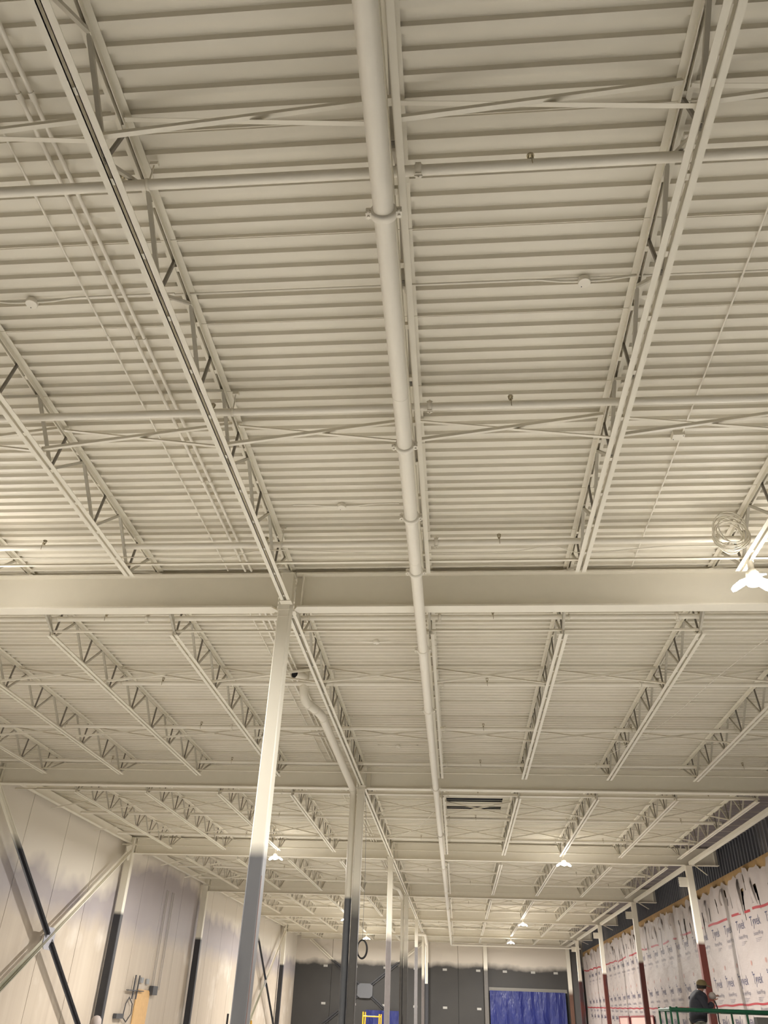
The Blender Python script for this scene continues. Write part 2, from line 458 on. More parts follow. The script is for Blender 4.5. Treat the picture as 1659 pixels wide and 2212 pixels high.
for k, yg in enumerate(GY[1:]):
    t = thing('wall_column', f'{ORD[k]} steel column along the left concrete wall, white top over near-black lower part', 'column', (-11.67, yg-.06, 0), 'columns along the left wall')
    obj('shaft', hss(-.13, .13, -.11, .11, -ZC+.02, 5.17), M['col_left'], t)
    obj('base_plate', MB().box((-.2, -.2, -ZC), (.22, .2, -ZC+.02)), M['dgrey'], t)
for k, yg in enumerate(GY[1:]):
    yg -= .1
    t = thing('edge_column', f'{ORD[k]} steel column along the wrapped right wall, white top over dark red primer', 'column', (7.80, yg, 0), 'columns along the right wall')
    obj('shaft', MB().box((-.1, -.1, -ZC+.02), (.1, -.088, 4.62)).box((-.1, .088, -ZC+.02), (.1, .1, 4.62)).box((-.1, -.088, -ZC+.02), (-.088, .088, 4.62)).box((.088, -.088, -ZC+.02), (.1, .088, 4.62)), M['col_right'], t)
    obj('base_plate', MB().box((-.18, -.18, -ZC), (.18, .18, -ZC+.02)), M['dgrey'], t)
    br = obj('beam_bracket', MB().box((-.36, -.06, 3.98), (-.1, -.05, 4.26)).box((-.36, .05, 3.98), (-.1, .06, 4.26)).box((-.36, -.05, 4.24), (-.1, .05, 4.26)).box((-.36, -.05, 3.98), (-.1, .05, 4.0)), M['white'], t)
    bo = MB()
    for zz in (4.01, 4.07, 4.13, 4.19, 4.25): bo.tube((-.40, -.03, zz-.01), (-.36, -.03, zz-.01), .02, 6)
    obj('bolt', bo, M['white'], br)

# ---------------- wall beams
for bi in range(1, 7):
    y0_, y1_ = BAYS[bi]
    t = thing('wall_beam', f'white steel beam along the top of the left wall in the {BN[bi]}', 'beam', (-11.68, 0, 0), 'beams along the left wall')
    obj('web', MB().box((-.005, y0_+.06, 4.97), (.005, y1_-.18, 5.2)), M['white'], t)
    obj('flange', MB().box((-.07, y0_+.06, 4.955), (.07, y1_-.18, 4.97)), M['white'], t)
    t = thing('edge_beam', f'white steel beam running between the right-hand columns in the {BN[bi]}', 'beam', (7.87, 0, 0), 'beams along the right wall')
    obj('tube', MB().box((-.07, y0_+.12, 4.635), (.07, y1_-.22, 4.735)), M['white'], t)
    if bi < 6:
        obj('strut', MB().bar((.08, y1_-.3, 4.63), (.8, y1_+.9, 4.50), .03, .03), M['white'], t)

# ---------------- wall cross bracing
def double_angle(p, q_, axis, gap=.04, wid=.10, m=None, parent=None, name='brace_bar'):
    p = Vector(p); q_ = Vector(q_); d = (q_-p).normalized(); n = Vector(axis); s = d.cross(n).normalized()
    mb = MB()
    for k in (-1, 1):
        o = s*k*(gap/2+wid/2)
        mb.bar(p+o, q_+o, wid, .01, axis)
        mb.bar(p+s*k*gap/2+n*.035, q_+s*k*gap/2+n*.035, .01, .07, axis)
    return obj(name, mb, m, parent)
for lab, ya, yb in (('second bay of the left wall, nearest', GY[1]+.08, GY[2]-.2), ('sixth bay of the left wall', GY[4]+.08, GY[5]-.2)):
    t = thing('wall_bracing', f'large steel X bracing in the {lab.replace("second", "third")}', 'bracing', (-11.62, 0, 0), 'X bracing on the walls')
    c = ((ya+yb)/2, 1.57)
    double_angle((0, ya, -1.5), (0, yb, 4.72), (1, 0, 0), m=M['brace_light'], parent=t)
    for a, b in (((ya, 4.65), (c[0]-.15, c[1]+.1)), ((c[0]+.15, c[1]-.1), (yb, -1.5))):
        double_angle((.03, a[0], a[1]), (.03, b[0], b[1]), (1, 0, 0), m=M['brace_dark'], parent=t)
    g = [(c[0]-.32, c[1]-.12), (c[0]-.2, c[1]-.28), (c[0]+.2, c[1]-.28), (c[0]+.34, c[1]-.12), (c[0]+.34, c[1]+.12), (c[0]+.2, c[1]+.28), (c[0]-.2, c[1]+.28), (c[0]-.32, c[1]+.12)]
    obj('gusset_plate', MB().prism(g, 'x', .012, .026), M['galv'], t)
    obj('corner_plate', MB().prism([(yb-.45, 4.78), (yb+.1, 4.95), (yb+.1, 4.45), (yb-.15, 4.35)], 'x', .0, .012), M['white'], t)
t = thing('wall_bracing', 'large steel X bracing on the far wall, left of the blue tarps', 'bracing', (0, 65.58, 0), 'X bracing on the walls')
cx, cz = -6.67, 1.54
double_angle((-10.9, 0, 4.72), (-2.4, 0, -1.66+.0), (0, -1, 0), m=M['brace_far'], parent=t, wid=.08)
double_angle((-2.4, -.03, 4.75), (-10.9, -.03, -1.5), (0, -1, 0), m=M['brace_far'], parent=t, wid=.08)
obj('gusset_plate', MB().prism([(cx-.55, cz-.3), (cx-.35, cz-.45), (cx+.35, cz-.45), (cx+.55, cz-.3), (cx+.55, cz+.3), (cx+.35, cz+.45), (cx-.35, cz+.45), (cx-.55, cz+.3)], 'y', -.13, -.10), flat('dull_gusset', (.11, .112, .12), .5), t)
# far wall posts
for x0_, x1_, lab, m_ in ((-2.36, -2.12, 'steel post on the far wall behind the middle column row', M['brace_far']), (1.84, 2.12, 'steel post at the left side of the large blue tarp', paint('post_spray', 3.1, (.12, .11, .10), .05, .1)),
                      (7.75, 8.02, 'steel post at the right side of the large blue tarp, brown below', paint('post_spray_brown', 1.9, (.12, .06, .04), .05, .2)), (8.62, 8.8, 'dark red steel post in the far right corner', paint('post_spray_red', 4.9, (.11, .02, .025), .05, .1, low2=(.08, .075, .075)))):
    tag(obj('wall_post', hss(x0_, x1_, 65.45, 65.64, -ZC, 4.72), m_), lab, 'post', 'posts on the far wall')
tag(obj('corner_panel', MB().box((8.03, 65.60, -ZC), (8.61, 65.66, 4.55)), flat('dark_corner_panel', (.09, .085, .082), .5)), 'dark grey panel between two posts in the far right corner', 'panel')

# ---------------- tarps
def tarp(x0_, x1_, z1, y, n=40, seed=1, amp=.07):
    rnd = random.Random(seed); m = MB(); vs = []; fs = []; nz = 14
    ph = [(rnd.uniform(1.5, 9), rnd.uniform(0, 6), rnd.uniform(-.8, .8)) for _ in range(6)]
    for j in range(nz+1):
        for i in range(n+1):
            x_ = x0_+(x1_-x0_)*i/n; z_ = -ZC+.02+(z1+ZC-.02)*j/nz; tt = 1-j/nz
            d = sum(math.sin(x_*a+b+z_*c_) for a, b, c_ in ph)*amp/3*(.3+tt)
            vs.append((x_, y-.16+d*.8, z_))
    for j in range(nz):
        for i in range(n):
            a = j*(n+1)+i; fs.append((a, a+1, a+n+2, a+n+1))
    m.add(vs, fs, True); return m
tag(obj('blue_tarp', tarp(D0+.02, D1-.14, DT+.02, 65.55), M['blue']), 'large creased blue tarp covering the wide doorway in the far wall', 'tarp', 'blue tarps over openings')
tag(obj('blue_tarp', tarp(-6.56, -4.03, .38, 65.52, seed=4), M['blue']), 'small blue tarp on the far wall behind the yellow scaffold', 'tarp', 'blue tarps over openings')
struct('door_1', MB().box((D0-.02, YF-.06, DT), (D1+.02, YF-.01, DT+.22)), flat('lintel_steel', (.2, .19, .165), .5))

# ---------------- right wall wrap
def topz(y):
    n = math.sin(y*2.1)*.05+math.sin(y*5.3+1)*.05+math.sin(y*13.7+2)*.025
    return 4.11+n*1.25+(.08 if 26.2 < y < 28.2 else 0)
tears = []
rnd = random.Random(11)
y = 24.5
while y < 64:
    tears.append((y, rnd.uniform(.5, 1.25), rnd.uniform(.035, .13), rnd.uniform(-.12, .12))); y += rnd.uniform(.5, 1.6)
def wrapx(yy, z_):
    lift = max(0, (z_-3.0))
    dx = .016*math.sin(yy*1.7+z_*2.3)+.010*math.sin(yy*4.1-z_*3.1)+lift*(.045*math.sin(yy*3.3+z_)+.03*math.sin(yy*7.9+2*z_))
    return 8.915-lift*.03+dx*.8
wm = MB(); dy = .05; ny = int((65.4-17)/dy); rows = 26
grid = {}
for i in range(ny+1):
    yy = 17+dy*i; zt = topz(yy)
    for j in range(rows+1):
        fz = j/rows; z_ = -ZC+.02+(zt+ZC-.02)*fz**.8 if False else -ZC+.02+(zt+ZC-.02)*fz
        grid[i, j] = len(grid); wm.v.append((wrapx(yy, z_), yy, z_))
def torn(yy, z_, zt):
    for ty, dep, wd, sl in tears:
        b = zt-dep*.35-.1; lo = b-dep*.8
        if lo < z_ < b:
            f_ = (z_-lo)/(b-lo)
            if abs(yy-(ty+sl*(1-f_))) < wd*f_*.75: return True
    return False
for i in range(ny):
    for j in range(rows):
        yy = 17+dy*(i+.5); zt = topz(yy); z_ = -ZC+(zt+ZC)*(j+.5)/rows
        if torn(yy, z_, zt): continue
        if (49.5 < yy < 50.9 or 45.3 < yy < 49.2) and False: continue
        wm.f.append((grid[i, j], grid[i, j+1], grid[i+1, j+1], grid[i+1, j])); wm.s.append(True)
wrap = tag(obj('house_wrap', wm, M['wrap']), 'white printed building wrap with torn ragged top covering the right wall', 'building wrap')
# curled flaps
fl = MB(); rnd = random.Random(5)
for ty, dep, wd, sl in tears[::2]:
    w_ = rnd.uniform(.10, .3); zt = topz(ty)-.15; n = 6; vs = []; fs = []
    for i in range(n+1):
        f_ = i/n; z_ = zt-f_*dep*.8; x_ = 8.86-.10*math.sin(f_*math.pi*.8); ww = w_*(1-f_*.75)
        vs += [(x_, ty+.12, z_), (x_-.05*f_, ty+.12+ww*.5, z_-.02), (x_+.02, ty+.12+ww, z_)]
    for i in range(n):
        a = 3*i; fs += [(a, a+1, a+4, a+3), (a+1, a+2, a+5, a+4)]
    fl = MB(); fl.add(vs, fs, True); obj('torn_flap', fl, M['wrap'], wrap)
def sag(y): return .66+(max(0, y-38)/27)**1.3*.33
rb = MB()
def ribbon(ya, yb, fz, h, x_=8.895):
    n = max(1, int((yb-ya)/.1)); vs = []; fs = []
    for i in range(n+1):
        yy = ya+(yb-ya)*i/n; z_ = fz(yy)+.012*math.sin(yy*4); vs += [(wrapx(yy, z_)-.007, yy, z_), (wrapx(yy, z_+h)-.007, yy, z_+h)]
    for i in range(n): fs.append((2*i, 2*i+2, 2*i+3, 2*i+1))
    rb.add(vs, fs)
ribbon(17.5, 65.2, sag, .055, 8.885)
rnd = random.Random(3); y = 24
while y < 65:
    l_ = rnd.uniform(.5, 2.6); tilt = rnd.uniform(-.05, .05)
    ribbon(y, min(y+l_, 65.2), lambda yy, y_=y, tl=tilt: 3.06+tl*(yy-y_), .07, 8.872)
    y += l_+rnd.uniform(.15, 1.1) if y < 48 else l_
obj('red_printed_band', rb, M['red'], wrap)
def glyphs(body):
    cu = bpy.data.curves.new('txt', 'FONT'); cu.body = body; cu.resolution_u = 2; cu.size = 1
    o = bpy.data.objects.new('txt', cu); C.objects.link(o); bpy.context.view_layer.update()
    me = bpy.data.meshes.new_from_object(o); vs = [v.co.copy() for v in me.vertices]; fs = [tuple(p.vertices) for p in me.polygons]
    bpy.data.objects.remove(o); bpy.data.curves.remove(cu); bpy.data.meshes.remove(me)
    x0_ = min(v.x for v in vs); x1_ = max(v.x for v in vs)
    return [((v.x-x0_)/(x1_-x0_), v.y) for v in vs], fs
GT, GTf = glyphs('Tyvek'); GH, GHf = glyphs('HomeWrap')
ti = MB(); hi = MB(); dots = MB(); small = MB(); T0 = 24.0-1.42*4+.0; XW = 8.868
def put(mb, G, Gf, y_left, zbase, wid, hgt, rot=False):
    # reading direction runs towards -Y (as seen from inside)
    vs = []
    for u, v in G:
        yy, zz = y_left-u*wid, zbase+v*hgt
        if rot: yy, zz = y_left-(1-u)*wid, zbase-v*hgt
        vs.append((wrapx(yy, zz)-.005, yy, zz))
    mb.add(vs, Gf)
def disc(mb, y_, z_, r):
    mb.add([(wrapx(y_, z_)-.006, y_+r*math.cos(t), z_+r*math.sin(t)) for t in [k*math.pi/5 for k in range(10)]], [tuple(range(10))])
for k in range(32):
    yL = 28.45+1.42*(k-6)
    if yL > 65: break
    if yL < 18: continue
    put(ti, GT, GTf, yL, 1.20, .86, .38); disc(dots, yL-.1, 1.75, .07); disc(ti, yL-.02, 1.50, .035)
    put(hi, GH, GHf, yL-.1, .93, .80, .17)
    for q_ in range(3): w0 = wrapx(yL-.45, .82); small.box((w0-.006, yL-.75+.1*q_, .84-.04*q_), (w0-.004, yL-.2, .85-.04*q_))
    if not torn(yL-.4, 2.8, topz(yL)):
        put(ti, GT, GTf, yL-.75, 2.68, .86, .38); put(hi, GH, GHf, yL-.85, 2.42, .80, .17)
        for q_ in range(3): w0 = wrapx(yL-1.2, 2.3); small.box((w0-.006, yL-1.5+.1*q_, 2.33-.04*q_), (w0-.004, yL-.95, 2.34-.04*q_))
    s_ = sag(yL)-.68
    put(hi, GH, GHf, yL-.2, .60+s_, .80, .17, True); put(ti, GT, GTf, yL-.2, .33+s_, .86, .38, True)
    disc(dots, yL-.5, -.18, .07); put(ti, GT, GTf, yL-.2, -1.0, .86, .38, True)
obj('printed_lettering', ti, M['inkblue'], wrap); obj('printed_lettering', hi, M['inkgrey'], wrap)
obj('printed_dots', dots, M['inkred'], wrap); obj('printed_lines', small, M['inkgrey'], wrap)
sm = MB()
for yy in (29.55, 37.2, 48.8, 56.9):
    vs = []; zs = [-1.5+.11*k for k in range(41)]
    for z_ in zs: vs += [(wrapx(yy-.035, z_)-.004, yy-.035, z_), (wrapx(yy+.035, z_)-.004, yy+.035, z_)]
    sm.add(vs, [(2*i, 2*i+2, 2*i+3, 2*i+1) for i in range(40)])
obj('taped_seam', sm, flat('seam_tape', (.42, .37, .36), .5), wrap)
for k, (a, b) in enumerate(((49.53, 52.3), (43.4, 48.9))):
    t = thing('framed_opening', f"{'narrow' if k == 0 else 'wide'} pink boarded opening with red frame low on the wrapped right wall", 'opening', (8.86, 0, 0), 'boarded openings in the right wall')
    obj('board', MB().box((-.02, a, -ZC), (0, b, .40)), M['pinkboard'], t)
    obj('frame', MB().box((-.05, a-.06, .40), (.0, b+.06, .46)).box((-.05, a-.06, -ZC), (.0, a, .40)).box((-.05, b, -ZC), (0, b+.06, .40)), M['redframe'], t)

# ---------------- main pipe
def px(y): return -.41-.04*min(1, max(0, (y-2)/14))
t = thing('main_pipe', 'large white sprinkler main pipe running the length of the ceiling', 'pipe', (0, 0, 0))
pp = [(px(y_), y_, 4.53) for y_ in (-6, 2, 6, 10, 14, 18, 30, 45, 60, 64.0)]
c = pp[-1]
pp += [(c[0]+.02, 64.28, 4.53), (c[0]+.1, 64.42, 4.53), (c[0]+.25, 64.48, 4.53)]
obj('pipe_run', MB().path(pp, .0705, 20), M['pipe'], t)
obj('cross_run', MB().path([(c[0]+.25, 64.48, 4.53), (8.7, 64.48, 4.53)], .06, 14), M['pipe'], t)
def coupling_mesh(r):
    m = MB()
    m.lathe([(r+.001, -.03), (r+.018, -.026), (r+.018, .026), (r+.001, .03)], (0, 0, 0), 'y', 20)
    for s in (-1, 1):
        m.box((s*(r+.005) if s > 0 else -(r+.05), -.024, -.028), ((r+.05) if s > 0 else -(r+.005), .024, -.004))
        m.box((s*(r+.005) if s > 0 else -(r+.05), -.024, .004), ((r+.05) if s > 0 else -(r+.005), .024, .028))
        m.path([(s*(r+.032), 0, -.045), (s*(r+.032), 0, .045)], .010, 8); m.path([(s*(r+.032), -.03, -.016), (s*(r+.032), .03, -.016)], .011, 8)
    return m.mesh('coupling')
cmesh = coupling_mesh(.0705)
for y_ in (3.31, 5.86, 7.11, 8.34, 10.72, 13.4, 18.9, 24.4, 30.3, 36.5, 42.5, 48.5, 54.5):
    obj('coupling', cmesh, M['pipe'], t, (px(y_), y_, 4.53))
sm = MB()
for y_ in (5.15, 8.06, 11.4, 15.75): obj('pipe_joint', MB().lathe([(.0707, -.003), (.0725, -.002), (.0725, .002), (.0707, .003)], (px(y_), y_, 4.53), 'y', 20), M['white'], t)
recenter(t, (-.45, 0, 4.53))
# ---------------- branch lines
BR = [3.29, 5.80, 8.37, 10.52, 13.25, 15.78, 18.42, 21.3, 24.27, 27.37, 30.9, 34.2, 37.25, 41.0, 44.2, 47.3, 51.0, 54.2, 57.3, 60.6]
bcm = MB().lathe([(.039, -.022), (.054, -.018), (.054, .018), (.039, .022)], (0, 0, 0), 'x', 14)
for s in (-1, 1):
    bcm.box((-.02, -.02, s*.05-.012), (.02, .02, s*.05+.012)); bcm.path([(-.028, 0, s*.062), (.028, 0, s*.062)], .008, 6); bcm.path([(0, 0, s*.05), (0, 0, s*.085)], .007, 6)
bcm = bcm.mesh('coupling')
hdm = MB().lathe([(.014, .03), (.014, .055), (.009, .06), (.009, .07)], (0, 0, 0), 'z', 8).bar((-.018, 0, .068), (-.014, 0, .10), .005, .008).bar((.018, 0, .068), (.014, 0, .10), .005, .008).bar((-.02, 0, .068), (.02, 0, .068), .01, .006)
hdm.lathe([(.028, .10), (.024, .108), (.004, .112)], (0, 0, 0), 'z', 12); hdm.path([(.0, -.041, .05), (0, -.045, .0), (.003, -.043, -.05)], .0035, 5)
hdm = hdm.mesh('sprinkler_head')
hgm = MB(); hgm.lathe([(.0385, -.012), (.043, -.012), (.043, .012), (.0385, .012)], (0, 0, 0), 'x', 12); hgm.path([(0, 0, .04), (0, 0, .235)], .006, 6); hgm.box((-.03, -.015, .225), (.03, .015, .26))
hgm = hgm.mesh('pipe_hanger')
for k, yb in enumerate(BR):
    near = k < 7
    bi = next(i for i, (a, b) in enumerate(BAYS) if a <= yb < b)
    idx = sum(1 for j in range(k) if BAYS[bi][0] <= BR[j] < BAYS[bi][1])
    t = thing('branch_pipe', f'white sprinkler branch pipe across the joists, {ORD[idx]} in the {BN[bi]}', 'pipe', (0, yb, 4.95), 'sprinkler branch pipes')
    r = .038 if k < 7 else .042
    obj('pipe_run', MB().path([(-11.4, 0, 0), (7.55, 0, 0)], r, 14), M['pipe'], t)
    obj('riser', MB().path([(px(yb), 0, -.36), (px(yb), 0, -.02)], .03, 10), M['pipe'], t)
    for x_ in (-.185, -2.32 if k % 2 == 0 else -4.6, 3.2): obj('coupling', bcm, M['pipe'], t, (x_, 0, 0))
    off = 0 if k < 8 else (1.2 if k % 2 else 0)
    for n in range(-3, 3):
        x_ = .59+2.92*n+off
        if -11 < x_ < 7.3: obj('sprinkler_head', hdm, M['brass'] if k < 3 else M['pipe'], t, (x_, 0, 0))
    for x_ in (-9.8, -6.0, -2.12, 1.68, 5.5): obj('pipe_hanger', hgm, M['white'], t, (x_, 0, 0))

# ---------------- conduits
def conduit(x_, ya, yb, r, lab, name='conduit', z_=5.225):
    m = MB(); m.path([(x_, ya, z_-r), (x_, yb, z_-r)], r, 8)
    y_ = ya+.7
    while y_ < yb:
        m.path([(x_, y_-.03, z_-r), (x_, y_+.03, z_-r)], r*1.35, 8); y_ += 1.52 if r < .012 else 2.3
    return tag(obj(name, m, M['pipe']), lab, 'conduit', 'conduits under the deck')
for bi, (a, b) in enumerate(BAYS[:6]):
    conduit(-2.80, a+.1, b-.1, .0175, f'right-hand thick white conduit of the pair left of the middle columns, {BN[bi]}')
    conduit(-2.89, a+.1, b-.1, .0175, f'left-hand thick white conduit of the pair left of the middle columns, {BN[bi]}')
    if bi >= 1: conduit(-2.98, a+.1, b-.1, .0175, f'extra thick white conduit beside the pair left of the middle columns, {BN[bi]}')
    if bi < 3: conduit(-3.14, a+.1, b-.1, .0095, f'thin white conduit left of the thick pair, {BN[bi]}')
conduit(2.42, 3.9, 9.5, .0085, 'thin white conduit right of the main pipe with a square junction box')
def jbox(x_, y_, lab, wl=(1.1, 1.2), sq=False):
    t = thing('junction_box', lab, 'junction box', (x_, y_, 5.24), 'ceiling junction boxes')
    if sq: obj('box', MB().box((-.06, -.05, -.06), (.06, .05, 0)), M['white'], t); obj('cover_screw', MB().tube((-.045, .03, -.064), (-.045, .03, -.06), .005, 6).tube((.045, -.03, -.064), (.045, -.03, -.06), .005, 6), M['dgrey'], t); return
    obj('box', MB().lathe([(.05, -.055), (.053, -.05), (.053, -.01), (.046, 0)], (0, 0, 0), 'z', 18), M['pipe'], t)
    obj('cover_screw', MB().tube((-.02, .035, -.058), (-.02, .035, -.054), .005, 6), M['dgrey'], t)
    for s, l_ in ((-1, wl[0]), (1, wl[1])):
        obj('feed_conduit', MB().path([(s*.05, 0, -.028), (s*.10, 0, -.028), (s*.2, -.004, -.026), (s*.36, -.02, -.016), (s*.46, -.022, -.014), (s*l_, -.022, -.014)], .010, 8), M['pipe'], t)
jbox(1.14, 4.56, 'round white junction box on the deck, right of the main pipe in the nearest bay', (1.4, .5))
jbox(-3.66, 4.55, 'round white junction box on the deck at the far left of the nearest bay', (1.0, 1.3))
jbox(-1.32, 7.91, 'small round white junction box just before the first girder, left of the main pipe', (.6, .7))
jbox(-1.26, 12.0, 'round white junction box in the second bay, left of the main pipe', (1.0, .9))
jbox(-1.28, 17.9, 'round white junction box near the second girder, left of the main pipe', (.35, .35))
jbox(2.38, 6.67, 'square white junction box on the thin conduit in the nearest bay', sq=True)
for x0_, x1_, y_, lab in ((-7.5, 7.2, 4.54, 'thin white conduit crossing the deck behind the round junction boxes, nearest bay'), (-8, 7.2, 12.0-.02, 'thin white conduit crossing the deck just past the first girder')):
    tag(obj('conduit', MB().path([(x0_, y_, 5.229), (x1_, y_, 5.229)], .008, 8), M['pipe']), lab, 'conduit', 'conduits under the deck')

# loose cables
def cable(pts, r, lab, m=None):
    P = []; V = [Vector(p) for p in pts]
    for i in range(len(V)-1):
        a = V[max(i-1, 0)]; b = V[i]; c_ = V[i+1]; d = V[min(i+2, len(V)-1)]
        for k in range(6):
            t_ = k/6; P.append(.5*((2*b)+(c_-a)*t_+(2*a-5*b+4*c_-d)*t_*t_+(3*b-a-3*c_+d)*t_**3))
    P.append(V[-1])
    return tag(obj('cable', MB().path(P, r, 6), m or M['white']), lab, 'cable', 'loose cables')
cable([(-6, 8.38, 4.80), (-4.2, 8.40, 4.81), (-2.9, 8.42, 4.80), (-2.3, 8.30, 4.83), (-1, 8.34, 4.80), (.6, 8.36, 4.80), (1.2, 8.30, 4.84), (1.6, 8.40, 4.80), (2.6, 8.30, 4.82), (3.4, 8.3, 4.80)], .006, 'thin white cable wandering along the bridging angle before the first girder')
cable([(1.4, 17.7, 4.9), (2.6, 17.5, 4.68), (3.4, 16.0, 4.7), (4.0, 14.8, 4.85), (4.25, 12.4, 4.78), (4.6, 10.7, 4.8)], .0045, 'long thin cable drooping across the right side of the second bay', M['pipe'])
cable([(-.5, 22.3, 4.8), (-1.1, 23.6, 4.55), (-2.0, 25.6, 4.62), (-2.2, 25.9, 4.7)], .008, 'thin cable drooping beside the main pipe in the third bay', M['pipe'])
# cable coil by the near lamp
m = MB(); rnd = random.Random(2)
for k in range(9):
    a0 = rnd.uniform(0, 6); rr = rnd.uniform(.15, .2); tx = rnd.uniform(-.25, .25); ty = rnd.uniform(-.3, .3)
    m.path([(rr*math.cos(t_), .07*math.sin(t_+a0)+ty*.2+.1*math.sin(t_)*tx, rr*math.sin(t_)*1.1+.01*k) for t_ in [2*math.pi*j/24 for j in range(24)]], .007, 6, closed=True)
tag(obj('cable_coil', m, M['white'], loc=(3.28, 8.22, 4.88)), 'tangled coil of white cable hanging on the joist above the bright right lamp', 'cable coil')
m = MB()
for k in range(5):
    m.path([((.13+.008*k)*math.cos(t_)*.75, .012*k, (.17+.006*k)*math.sin(t_)) for t_ in [2*math.pi*j/26 for j in range(26)]], .008, 6, closed=True)
hc = thing('hanging_coil', 'dark coil of cable hanging beside the second middle column', 'cable coil', (-2.15, 20.1, 1.27))
obj('coil', m, M['dgrey'], hc)
obj('hanging_line', MB().path([(0, 0, .17), (-.0, 0, 1.7), (-.04, 0, 2.9), (-.09, 0, 3.42)], .005, 6), M['grey'], hc)

# ---------------- roof drains
def leader(pts, r, m, lab, drain=True):
    t = thing('roof_drain_pipe', lab, 'drain pipe', (0, 0, 0), 'roof drain pipes')
    P = []; V = [Vector(p) for p in pts]                              # rounded elbows
    P.append(V[0])
    for i in range(1, len(V)-1):
        a = (V[i-1]-V[i]); b = (V[i+1]-V[i]); k = min(.22, a.length*.45, b.length*.45)
        p0 = V[i]+a.normalized()*k; p2 = V[i]+b.normalized()*k
        for s in range(5):
            u = s/4; P.append(p0*(1-u)**2+V[i]*2*u*(1-u)+p2*u*u)
    P.append(V[-1]); obj('pipe_run', MB().path(P, r, 16), m, t)
    for i in range(1, len(V)-1):
        for o_ in (V[i-1], V[i+1]):
            d = (o_-V[i]); k = min(.24, d.length*.47); c_ = V[i]+d.normalized()*k
            obj('pipe_joint', MB().path([c_-d.normalized()*.03, c_+d.normalized()*.03], r*1.07, 16), m, t)
    return t
t = leader([(-2.66, 13.3, 5.22), (-2.66, 13.3, 4.67), (-2.44, 14.05, 4.66), (-2.47, 19.66, 4.62), (-2.47, 19.66, -1.5)], .08, M['leader'], 'thick white roof drain pipe running to and down the second middle column')
ov = MB().path([(-2.66, 13.28, 5.08), (-2.80, 13.05, 5.06)], .075, 16, caps=False)
ov.lathe([(.05, 0), (.1, 0), (.1, .014), (.05, .014)], (0, 0, 0), 'y', 16) if False else None
obj('open_branch', ov, M['pipe'], t)
obj('pipe_mouth', MB().path([(-2.795, 13.06, 5.06), (-2.802, 13.046, 5.06)], .062, 16), M['dark'], t)  # solid black plug painted in place of the pipe's shaded hollow
leader([(-2.75, 36.4, 5.22), (-2.75, 36.4, 4.66), (-2.5, 36.9, 4.64), (-2.47, 39.6, 4.62), (-2.47, 39.6, -1.5)], .075, M['col_mid'], 'white roof drain pipe running to the fourth middle column')
leader([(-2.75, 57.5, 4.6), (-2.1, 57.6, 4.58), (-2.05, 59.2, 4.2), (-2.05, 59.2, 1.9)], .09, M['pipe'], 'white drain pipe stub ending in mid-air by the sixth middle column')

# ---------------- lamps
def lamp_meshes():
    A = MB().lathe([(.03, .27), (.035, .25), (.035, .16), (.075, .13), (.08, .06), (.06, .03)], (0, 0, 0), 'z', 14)
    B = []
    for k in range(3):
        a = 2*math.pi*k/3+.5; ca, sa = math.cos(a), math.sin(a)
        def T(r, s, h): return (r*ca-s*sa, r*sa+s*ca, h)
        vs = []
        for r, w_, h in ((.05, .05, .055), (.14, .075, .03), (.23, .06, -.015), (.26, .03, -.03)):
            for z_ in (0, -.018): vs += [T(r, -w_, h+z_), T(r, w_, h+z_)]
        m = MB(); fs = []
        for i in range(3):
            b = 4*i; fs += [(b, b+4, b+5, b+1), (b+2, b+3, b+7, b+6), (b, b+2, b+6, b+4), (b+1, b+5, b+7, b+3)]
        fs += [(0, 1, 3, 2), (12, 14, 15, 13)]
        m.add(vs, fs); B.append(m.mesh('led_panel'))
    Cn = MB().lathe([(.03, -.05), (.085, -.03), (.105, .02), (.06, .07), (.03, .1)], (0, 0, 0), 'z', 12).mesh('centre_bulb')
    Hk = MB().path([(0, 0, .27), (0, 0, .30), (.01, 0, .32)], .004, 6).path([(0, 0, .27), (.05, .02, .31), (.09, .1, .33), (.1, .3, .33)], .005, 6).mesh('hanging_cord')
    return A.mesh('socket_housing'), B, Cn, Hk
LA, LB, LC, LH = lamp_meshes()
YN = {-11.2: 'behind the viewpoint', 8.39: 'before the first girder', 28.1: 'before the third girder', 47.6: 'before the fifth girder', 59.3: 'at the sixth girder'}
for x_, y_ in LAMPS:
    t = thing('work_lamp', f"glowing work lamp hanging under a joist {YN[y_]}, on the {'left' if x_ < 0 else 'right'} side", 'lamp', (x_, y_, 4.38), 'hanging work lamps')
    obj('socket_housing', LA, M['white'], t); obj('hanging_cord', LH, M['white'], t)
    for m_ in LB: obj('led_panel', m_, M['led'], t)
    obj('centre_bulb', LC, M['led'], t)
    area('lamp_light', (x_, y_, 4.33), .5, LAMP_W, LAMP_COL)
    pl = bpy.data.lights.new('lamp_glow', 'POINT'); pl.energy = LEAK_W; pl.color = LAMP_COL; pl.shadow_soft_size = .2
    po = bpy.data.objects.new('lamp_glow', pl); C.objects.link(po); po.location = (x_, y_, 4.2)

